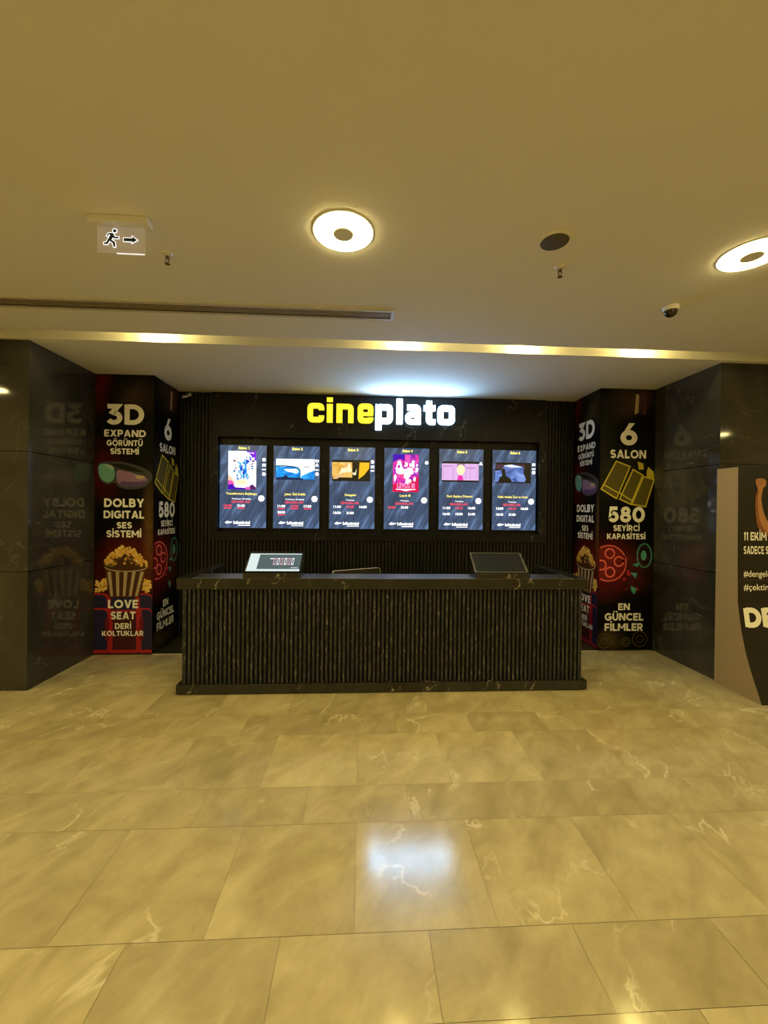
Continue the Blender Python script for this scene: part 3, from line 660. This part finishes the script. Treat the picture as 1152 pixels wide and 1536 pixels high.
bg6 = banner_mat('print_ground_brown', [(.45, 3.0, .3, .25, (.12, .06, .025)), (.25, 2.95, .3, .3, (.05, .035, .02)), (.1, 1.0, .5, .5, (.25, .012, .01)), (.45, .95, .35, .4, (.08, .02, .012)), (.25, 2.1, .5, .4, (.03, .03, .008)), (.15, .12, .25, .2, (.10, .07, .02))])
def banner_3d(loc, rz, W, label):
    t = thing('wall_banner', label, 'banner', loc, rz, 'banners with 3D lettering')
    mb = MB(); mb.box(0, W, -.004, 0, .003, BH, bg3d); mb.build('print', t)
    X = lambda p: (p-133)/279*W
    Z = lambda p: (1412-p)/1347*BH
    y = -.0048
    mb = MB()   # goggles
    sm = lambda q, r=16: [(X(p.x), Z(p.y)) for p in rounded(q, r, True, 4)]
    mb.flat(sm([(146, 496), (172, 482), (262, 482), (348, 503), (404, 532), (408, 566), (384, 598), (345, 612), (285, 616), (240, 602), (226, 578), (205, 596), (165, 582), (148, 548)]), y, p_steel)
    mb.flat(sm([(150, 504), (170, 492), (212, 500), (232, 536), (222, 572), (198, 586), (168, 574), (153, 545)]), y-.0006, p_teal)
    mb.flat(sm([(172, 492), (212, 500), (230, 520), (205, 520)]), y-.0009, PM('pale_teal', (.34, .52, .46)))
    mb.flat(sm([(238, 520), (300, 532), (350, 548), (384, 562), (380, 588), (345, 602), (285, 606), (246, 592), (234, 562)]), y-.0006, p_violet)
    mb.flat(sm([(246, 590), (262, 574), (300, 580), (350, 578), (382, 570), (378, 590), (345, 602), (285, 606)]), y-.0009, PM('deep_violet', (.10, .06, .18)))
    mb.flat(sm([(322, 546), (366, 548), (374, 558), (346, 568), (330, 562)], 6), y-.0012, p_stripe)
    mb.flat(sm([(205, 494), (262, 494), (330, 512), (372, 534), (300, 526), (240, 510)], 6), y-.0009, p_black)
    mb.build('goggles_picture', t, normals=False)
    mb = MB()   # seats
    def seat(a, b, top, bot, k, fill):
        for q, (ins, m) in enumerate(((0, p_red), (9, fill))):
            lp = rounded([(max(134, a+ins), bot), (min(411, b-ins), bot), (min(411, b-ins), top+ins), (max(134, a+ins), top+ins)], 30)
            mb.flat([(X(p.x), Z(p.y)) for p in lp], y-.0005*k-.0003*q, m)
    for a, b in ((80, 205), (205, 342), (342, 465)): seat(a, b, 1115, 1400, 0, p_navy)
    for a, b in ((100, 208), (352, 440)): seat(a, b, 1186, 1400, 2, p_navy)
    seat(214, 344, 1196, 1400, 2, p_maroon)
    for a, b in ((134, 205), (210, 345), (352, 411)): mb.rect(X(a), X(b), Z(1405), Z(1388), y-.0030, p_red)
    for a in (188, 352): mb.rect(X(a), X(a+18), Z(1345), Z(1235), y-.0026, p_dred)
    mb.build('seats_picture', t, normals=False)
    mb = MB()   # popcorn
    rg = random.Random(5)
    for (xa, xb) in ((137, 200), (358, 408)):
        for k in range(34):
            mb.flat(blob(X(rg.uniform(xa+6, xb-6)), Z(rg.uniform(1048, 1108)), .017, 7, .35, 1, 1, k), y-.0004-.00003*k, rg.choice([p_corn, p_corn2, p_corn]))
    mb.flat([(X(a), Z(b)) for a, b in [(205, 1135), (350, 1135), (385, 985), (185, 985)]], y-.0018, p_choc)
    for k in range(5):
        a0, a1 = 205+145*(k+.25)/5, 205+145*(k+.68)/5; b0, b1 = 187+196*(k+.25)/5, 187+196*(k+.68)/5
        mb.flat([(X(a0), Z(1130)), (X(a1), Z(1130)), (X(b1), Z(1012)), (X(b0), Z(1012))], y-.0022, p_stripe)
    mb.flat([(X(a), Z(b)) for a, b in [(172, 965), (220, 915), (275, 890), (330, 905), (390, 965), (370, 1000), (190, 1000)][::-1]], y-.0020, p_choc)
    mb.flat([(X(285+102*math.cos(2*PI*i/28)), Z(990+22*math.sin(2*PI*i/28))) for i in range(28)], y-.0021, p_choc)
    for k in range(190):
        u = rg.uniform(172, 392); top = 885+abs(u-280)**1.5*.075; v = rg.uniform(top, top+rg.choice([30, 60, 95]))
        if v > 990: continue
        pm = rg.choice([p_corn, p_corn, p_corn2]) if v < top+42 else rg.choice([p_choc, p_olive, p_corn, p_corn, p_brown])
        mb.flat(blob(X(u), Z(v), rg.uniform(.012, .021), 8, .3, 1, 1, k+100), y-.0024-.00002*k, pm)
    mb.stroke([(X(285+100*math.cos(PI+PI*i/14)), Z(988-22*math.sin(PI+PI*i/14))) for i in range(15)], .012, y-.005, y-.005, p_stripe)
    mb.build('popcorn_picture', t, normals=False)
    y2 = -.0100
    for s_, a, b, top, bot, bold in (('3D', 188, 365, 208, 304, .035), ('EXPAND', 178, 375, 330, 363, .03), ('GÖRÜNTÜ', 190, 360, 379, 407, .025), ('SİSTEMİ', 207, 342, 419, 447, .025),
                               ('DOLBY', 180, 370, 660, 701, .03), ('DIGITAL', 178, 370, 718, 755, .03), ('SES', 240, 312, 773, 803, .03), ('SİSTEMİ', 192, 357, 813, 846, .03),
                               ('LOVE', 202, 345, 1147, 1187, .03), ('SEAT', 215, 332, 1204, 1241, .03), ('DERİ', 235, 312, 1259, 1287, .025), ('KOLTUKLAR', 174, 371, 1296, 1321, .025)):
        mb = MB(); put_caps(mb, s_, X(a), X(b), Z(bot), Z(top), y2, m_print_white); mb.build('lettering', t, normals=False)
    return t
def banner_six(loc, rz, W, label):
    t = thing('wall_banner', label, 'banner', loc, rz, 'banners with 6 SALON lettering')
    mb = MB(); mb.box(0, W, -.004, 0, .003, BH, bg6); mb.build('print', t)
    X = lambda p: (p-162)/238*W
    Z = lambda p: (1240-p)/1122*BH
    y = -.0048
    mb = MB()   # folded seats / film frames seen as yellow outlines
    q = [[(232, 428), (292, 450), (235, 588), (168, 548)], [(306, 462), (348, 486), (298, 612), (248, 590)], [(352, 492), (398, 505), (362, 622), (302, 612)]]
    for k, f in enumerate(q):
        mb.flat([(X(a), Z(b)) for a, b in f], y-.0002*k, p_olive)
        mb.stroke([(X(a), Z(b)) for a, b in f], .016, y-.001-.0002*k, y-.001-.0002*k, p_yel, True)
    mb.flat([(X(a), Z(b)) for a, b in [(372, 450), (395, 470), (400, 505), (365, 500), (365, 470)]], y-.0012, p_yel)
    mb.flat([(X(a), Z(b)) for a, b in [(325, 428), (350, 436), (352, 462), (330, 462)]], y-.0012, p_yel)
    mb.stroke([(X(176), Z(528)), (X(245), Z(565))], .014, y-.0018, y-.0018, p_yel)
    mb.stroke([(X(242), Z(560)), (X(308), Z(600))], .014, y-.0018, y-.0018, p_yel)
    mb.build('frames_picture', t, normals=False)
    mb = MB()   # film reel, cut by the poster edge
    def arc(cx, cz, r, wd, m, yy, a0=0, a1=2*PI, n=48):
        pts = [(cx+r*math.cos(a0+(a1-a0)*i/n), cz+r*math.sin(a0+(a1-a0)*i/n)) for i in range(n+1)]
        run = []
        for p in pts:
            if .004 <= p[0] <= W-.002: run.append(p)
            else:
                if len(run) > 1: mb.stroke(run, wd, yy, yy, m)
                run = []
        if len(run) > 1: mb.stroke(run, wd, yy, yy, m)
    cx, cz, r = X(205), Z(866), .213
    pts = [(max(.003, cx+r*math.cos(2*PI*i/48)), cz+r*math.sin(2*PI*i/48)) for i in range(48)]
    mb.flat(pts, y, p_dred)
    arc(cx, cz, r, .014, p_pinkred, y-.0006)
    for dx, dz in ((4, -42), (44, -8), (-32, 8), (6, 38)):
        arc(X(205+dx), Z(866+dz), .056, .018, p_pinkred, y-.0008)
    for k in range(26):
        a = random.Random(k+7); mb.flat(blob(X(a.uniform(262, 335)), Z(a.uniform(820, 985)), a.uniform(.012, .03), 8, .4, 1, 1, k), y-.0003-.00002*k, a.choice([p_dred, p_maroon, p_maroon, p_red]))
    mb.ring(X(360), Z(832), .090, .142, .012, y-.0012, p_green); mb.ring(X(360), Z(832), .075, .12, .006, y-.0012, p_steel)
    mb.disc(X(357), Z(832), .036, .06, y-.0012, p_green)
    for c in ([(300, 905), (330, 908), (322, 930)], [(302, 962), (328, 975), (318, 1000), (305, 985)], [(308, 872), (335, 862), (332, 882)]):
        mb.flat([(X(a), Z(b)) for a, b in c[::-1]], y-.0012, p_green)
    for k in range(6): mb.stroke([(X(165), Z(990+k*11)), (X(235), Z(962+k*12))], .007, y-.0005, y-.0005, p_maroon)
    mb.build('film_reel_picture', t, normals=False)
    for px_, pz_, r_ in ((190, 1200, .085), (345, 1192, .09), (285, 1205, .05)):
        mb = MB(); mb.ring(X(px_), Z(pz_), r_, r_, .008, y, p_olive); mb.ring(X(px_), Z(pz_), r_*.5, r_*.5, .006, y, p_olive); mb.build('small_reel_picture', t, normals=False)
    for px_, pz_, w_ in ((318, 172, .05), (352, 175, .045)):
        mb = MB(); mb.flat([(X(px_)-w_*.5, Z(pz_+55)), (X(px_)+w_*.4, Z(pz_+45)), (X(px_)+w_*.6, Z(pz_-30)), (X(px_)-w_*.2, Z(pz_-35))], y, p_choc if px_ > 330 else p_stripe); mb.build('strip_picture', t, normals=False)
    y2 = -.0100
    for s_, a, b, top, bot, bold in (('6', 249, 320, 264, 358, .04), ('SALON', 205, 360, 379, 415, .03), ('580', 200, 358, 623, 689, .035), ('SEYİRCİ', 222, 336, 702, 727, .025), ('KAPASİTESİ', 195, 362, 738, 762, .025),
                                     ('EN', 248, 298, 1038, 1067, .03), ('GÜNCEL', 190, 358, 1080, 1112, .03), ('FİLMLER', 190, 357, 1124, 1156, .03)):
        mb = MB(); put_caps(mb, s_, X(a), X(b), Z(bot), Z(top), y2, m_print_white); mb.build('lettering', t, normals=False)
    return t
banner_3d((-2.977, 4.693, 0), 0, .636, 'tall black banner headed 3D facing the lobby, on the column left of the counter')
banner_six((-2.343, 4.70, 0), PI/2, .595, 'tall black banner headed 6 SALON on the inner side of the left column')
banner_six((2.824, 4.713, 0), 0, .675, 'tall black banner headed 6 SALON facing the lobby, on the column right of the counter')
banner_3d((2.823, 5.295, 0), -PI/2, .578, 'tall black banner headed 3D on the inner side of the right column')

# ------------------------------------------------------------------ promotional standee at the right edge
SX0, SX1, SYB = 3.46, 5.3, 3.80
prof = [(3.572, 2.093), (3.562, 1.213), (3.554, .836), (3.531, .68), (3.505, .542), (3.470, .40), (3.429, .277), (3.385, .165), (3.345, .07), (3.316, .0)]
def py(z):
    for (y0, z0), (y1, z1) in zip(prof, prof[1:]):
        if z1 <= z <= z0: return y0+(y1-y0)*(z0-z)/(z0-z1)
    return prof[0][0]
t = thing('promo_standee', 'tan sided film standee with curved black front beside the right pillar', 'standee', (SX0, SYB, 0))
m_tan = plain('tan_card', (.36, .27, .15), .7, .2, noise=.05); m_sblack = plain('standee_black', (.010, .0085, .006), .35, .4)
mb = MB(); mb.prism([(0, 0, 0)]+[(0, p[0]+.006-SYB, p[1]) for p in prof[::-1]]+[(0, 0, 2.09)], (.012, 0, 0), m_tan); mb.build('side_board', t)
mb = MB(); lo = [(0, p[0]-SYB, p[1]) for p in prof]; lo2 = [(0, p[0]+.006-SYB, p[1]) for p in prof[::-1]]
n = len(prof)
for i in range(n-1):
    a, b = prof[i], prof[i+1]
    mb.prism([(-.001, a[0]-SYB, a[1]), (-.001, b[0]-SYB, b[1]), (-.001, b[0]+.006-SYB, b[1]), (-.001, a[0]+.006-SYB, a[1])], (SX1-SX0, 0, 0), m_sblack)
mb.build('front_board', t)
mb = MB(); mb.box(0, SX1-SX0, py(2.09)-SYB+.006, 0, 2.084, 2.093, m_sblack); mb.box(SX1-SX0-.012, SX1-SX0, -.2, 0, 0, 2.084, m_tan); mb.build('top_board', t)
def lay(mb):
    for v in mb.bm.verts: v.co.y += py(v.co.z)-SYB
def dx(x): return x-SX0
for f, body, x0, x1, z0, z1, q in ((put_caps, '11 EKİM\'DE', 3.507, 3.83, 1.406, 1.483, .2), (put_caps, 'SADECE SİNEMALARDA', 3.507, 4.08, 1.28, 1.354, .2), (put_text, '#dengelerdeğişti', 3.507, 4.0, 1.071, 1.128, .008), (put_text, '#çektinmi', 3.507, 3.83, .948, 1.005, .008), (put_caps, 'DENGELER', 3.500, 4.68, .619, .785, .28)):
    mb = MB(); f(mb, body, dx(x0), dx(x1), z0, z1, -.003, m_print_white, q); lay(mb); mb.build('lettering', t, normals=False)
p_skin, p_skin2 = PM('skin', (.44, .20, .085)), PM('skin_shade', (.24, .09, .035))
mb = MB()
A = lambda cx, cy: (dx(3.506+(cx-216)*.00166), 1.483-(cy-464)*.00160)
arm = [(284, 168), (290, 158), (312, 153), (335, 156), (347, 170), (345, 195), (332, 207), (326, 222), (322, 240), (318, 270), (325, 320), (338, 365), (356, 400), (380, 430), (440, 450), (440, 500), (360, 490), (325, 462), (300, 440), (290, 400), (285, 350), (282, 300), (285, 255), (297, 225), (298, 208), (290, 195)]
mb.flat([A(*q) for q in arm][::-1], -.003, p_skin)
mb.flat([A(*q) for q in [(282, 300), (285, 255), (297, 225), (304, 228), (297, 270), (299, 330), (308, 390), (330, 440), (360, 470), (360, 490), (325, 462), (300, 440), (290, 400), (285, 350)]], -.0036, p_skin2)
for k in range(3): mb.stroke([A(301+k*13, 158), A(303+k*12, 182)], .0035, -.0038, -.0038, p_skin2)
mb.stroke([A(296, 190), A(318, 186), A(330, 194)], .004, -.0038, -.0038, p_skin2)
lay(mb); mb.build('arm_picture', t, normals=False)
mb = MB(); mb.rect(.002, SX1-SX0-.01, 1.038, 1.044, -.002, PM('seam', (.10, .055, .025))); lay(mb); mb.build('printed_line', t, normals=False)

# ------------------------------------------------------------------ ceiling things
def ring_lamp(loc, label, group):
    t = thing('ceiling_lamp', label, 'ceiling lamp', loc, 0, group)
    mb = MB(); mb.lathe([(.057, -.001), (.060, -.007), (.075, -.012), (.125, -.013), (.150, -.009), (.156, -.001)], m_lamp, 56, close=True); mb.build('diffuser', t, smooth=True)
    mb = MB(); mb.lathe([(.0, -.016), (.050, -.016), (.055, -.014), (.055, 0), (0, 0)], m_ceil, 40); mb.build('centre_disc', t)
    mb = MB(); mb.lathe([(.157, 0), (.157, -.005), (.162, -.004), (.165, 0)], m_white, 56, close=True); mb.build('rim', t)
    return t
L0 = ring_lamp((-.117, 2.185, CEIL_Z), 'round ring ceiling lamp in full view left of the round grille', 'ring ceiling lamps')
dup(L0, (2.205, 2.215, CEIL_Z), 'round ring ceiling lamp cut by the right edge of the photo')
for i, (x, y) in enumerate([(-2.44, 2.18), (4.45, 2.2), (-4.7, 2.18), (-7.0, 2.18), (-9.2, 2.18)]+[(x, y) for y in (.33, -2.4, -5.0) for x in (-11.4, -9.2, -7.0, -4.7, -2.44, -.117, 2.205, 4.45, 6.65)]):
    dup(L0, (x, y, CEIL_Z), 'round ring ceiling lamp further off in the lobby, seen only as a reflection', 'lobby ring lamps out of view')
# bulbs hidden in the slot
t0 = None
for x, lb in ((-1.826, 'left end of the slot above the left pillar'), (.371, 'slot above the white half of the sign'), (1.487, 'slot between the sign and the right pillar'), (2.600, 'right end of the slot beside the right pillar')):
    lbl = 'small spotlight glowing in the ceiling '+lb
    if t0 is None:
        t0 = thing('slot_spotlight', lbl, 'spotlight', (x, 3.675, CEIL_Z+.16), 0, 'spotlights in the ceiling slot')
        mb = MB(); mb.lathe([(0, 0), (.035, 0), (.035, -.06), (0, -.06)], m_white, 24); mb.build('body', t0)
        mb = MB(); mb.lathe([(.022, -.06), (.026, -.075), (.018, -.088), (0, -.092)], m_bulb, 20); mb.build('bulb', t0)
    else: dup(t0, (x, 3.675, CEIL_Z+.16), lbl)
# air grille
t = thing('air_grille', 'long narrow slotted air grille in the ceiling at the left', 'air vent', (0, 3.094, CEIL_Z))
m_ventf = plain('grille_frame', (.52, .48, .40), .5); m_blade = plain('grille_blade', (.36, .31, .24), .4)
mb = MB(); fx0, fx1, fy0, fy1 = VX0-.02, VX1+.022, -.078, .078
mb.box(fx0, fx1, fy0, -.052, -.006, 0, m_ventf); mb.box(fx0, fx1, .052, fy1, -.006, 0, m_ventf); mb.box(fx0, VX0+.004, -.052, .052, -.006, 0, m_ventf); mb.box(VX1-.004, fx1, -.052, .052, -.006, 0, m_ventf); mb.build('frame', t)
for k in range(3):
    y = -.027+k*.027
    mb = MB(); mb.prism([(VX0, y-.0045, -.003), (VX0, y+.0045, -.003), (VX0, y+.003, .020), (VX0, y-.003, .020)], (VX1-VX0, 0, 0), m_blade); mb.build('blade', t)
mb = MB(); mb.box(VX0-.01, VX1+.01, -.06, -.054, .0, .08, m_gap); mb.box(VX0-.01, VX1+.01, .054, .06, .0, .08, m_gap); mb.box(VX0-.01, VX1+.01, -.06, .06, .08, .086, m_gap); mb.build('duct', t)
# speaker
t = thing('ceiling_speaker', 'round dark speaker grille in the ceiling right of the ring lamp', 'speaker', (1.035, 2.182, CEIL_Z))
mb = MB(); mb.lathe([(0, -.008), (.05, -.007), (.074, -.003), (.074, 0), (0, 0)], m_grille, 40); mb.build('grille', t)
mb = MB(); mb.lathe([(.074, 0), (.074, -.005), (.082, -.004), (.084, 0)], m_white, 40, close=True); mb.build('rim', t)
# sprinklers
def sprinkler(loc, label):
    t = thing('fire_sprinkler', label, 'sprinkler', loc, 0, 'ceiling sprinklers')
    mb = MB(); mb.lathe([(0, 0), (.030, 0), (.026, -.006), (.010, -.010), (.010, -.016), (0, -.016)], m_white, 24); mb.build('rosette', t)
    mb = MB(); mb.lathe([(0, -.010), (.010, -.014), (.010, -.028), (0, -.028)], m_brass, 16)
    for s in (-1, 1):
        mb.prism([(s*.008, -.002, -.026), (s*.013, -.002, -.034), (s*.011, -.002, -.046), (s*.003, -.002, -.054), (s*.0015, -.002, -.052), (s*.007, -.002, -.045), (s*.009, -.002, -.035), (s*.005, -.002, -.026)], (0, .004, 0), m_brass)
    mb.build('frame', t)
    mb = MB(); mb.lathe([(0, -.053), (.004, -.053), (.005, -.058), (.015, -.060), (.015, -.062), (0, -.062)], m_brass, 16); mb.build('deflector', t)
    return t
s0 = sprinkler((-1.149, 2.44, CEIL_Z), 'small brass ceiling sprinkler right of the exit sign')
dup(s0, (1.176, 2.405, CEIL_Z), 'small brass ceiling sprinkler below the round speaker grille')
# dome camera
t = thing('dome_camera', 'white dome security camera with dark bubble, on the ceiling at the right', 'camera', (2.20, 2.82, CEIL_Z))
mb = MB(); mb.lathe([(0, 0), (.054, 0), (.054, -.014), (.049, -.026), (.043, -.028), (0, -.028)], m_white, 36); mb.build('housing', t, smooth=False)
mb = MB(); mb.lathe([(.043, -.026), (.041, -.042), (.033, -.057), (.018, -.067), (0, -.070)], m_smoke, 32); mb.build('dome', t, smooth=True)
# exit sign
t = thing('exit_sign', 'clear hanging exit sign with running figure and right arrow', 'sign', (-1.258, 2.165, CEIL_Z))
mb = MB(); mb.box(-.148, .150, -.030, .030, -.034, 0, m_white); mb.build('housing', t, bevel=.004)
m, nt, b, N, L = nodemat('clear_acrylic'); b.inputs['Base Color'].default_value = (.86, .80, .80, 1); b.inputs['Roughness'].default_value = .12; b.inputs['Alpha'].default_value = .22; b.inputs['IOR'].default_value = 1.45
b.inputs['Emission Color'].default_value = (.8, .7, .72, 1); b.inputs['Emission Strength'].default_value = .12
m_acr = m
mb = MB(); mb.box(-.118, .118, .008, .013, -.170, -.034, m_acr); pl = mb.build('acrylic_panel', t, bevel=.001)
g_ed = glow('panel_edge', (1, .95, .88), .8, .5); m_pict = plain('sign_dark', (.010, .028, .032), .4); m_out = glow('sign_outline', (1, 1, 1), .95, .5)
mb = MB(); mb.box(-.020, .118, .007, .014, -.1735, -.170, g_ed); mb.box(.118, .1205, .007, .014, -.170, -.036, plain('edge_pale', (.7, .65, .6), .3)); mb.build('panel_edge', t)
def pic(pts): return [((p[0]-315)/1498, -.034-(p[1]-183)/1498) for p in pts]
man = [[(222, 240), (250, 236), (262, 240), (262, 250), (272, 265), (300, 265), (300, 276), (266, 278), (258, 270), (246, 290), (272, 305), (276, 342), (262, 342), (256, 314), (232, 298), (218, 324), (190, 324), (190, 312), (208, 310), (232, 262), (238, 250), (226, 250), (220, 264), (210, 260)]]
arrow = [(338, 272), (402, 272), (402, 258), (438, 284), (402, 306), (402, 296), (338, 296)]
mb = MB()
for q in man+[arrow]:
    mb.stroke(pic(q), .0085, .0068, .0068, m_out, True)
mb.disc(*pic([(270, 220)])[0], .0135, .0135, .0068, m_out)
for q in man+[arrow]: mb.flat(pic(q)[::-1], .0060, m_pict)
mb.disc(*pic([(270, 220)])[0], .0085, .0085, .0060, m_pict)
mb.build('pictogram', t, normals=False)
# small camera in the alcove corner
t = thing('wall_camera', 'small white camera high in the left corner of the alcove', 'camera', (-2.20, 5.298, 3.085), math.radians(-25))
mb = MB(); mb.lathe([(0, 0), (.022, 0), (.022, -.014), (0, -.014)], m_white, 20, axis='Y'); mb.box(-.007, .007, -.045, -.010, -.018, -.004, m_white); mb.build('bracket', t)
mb = MB(); mb.prism([(-.020, -.035, -.010), (.020, -.035, -.010), (.020, -.050, -.046), (-.020, -.050, -.046)], (0, -.075, -.030), m_white); mb.build('body', t, bevel=.005)
mb = MB(); mb.lathe([(0, -.119), (.012, -.119), (.012, -.128), (0, -.128)], m_dark, 16, (0, 0, -.064), axis='Y'); mb.build('lens', t)

bpy.context.view_layer.update()
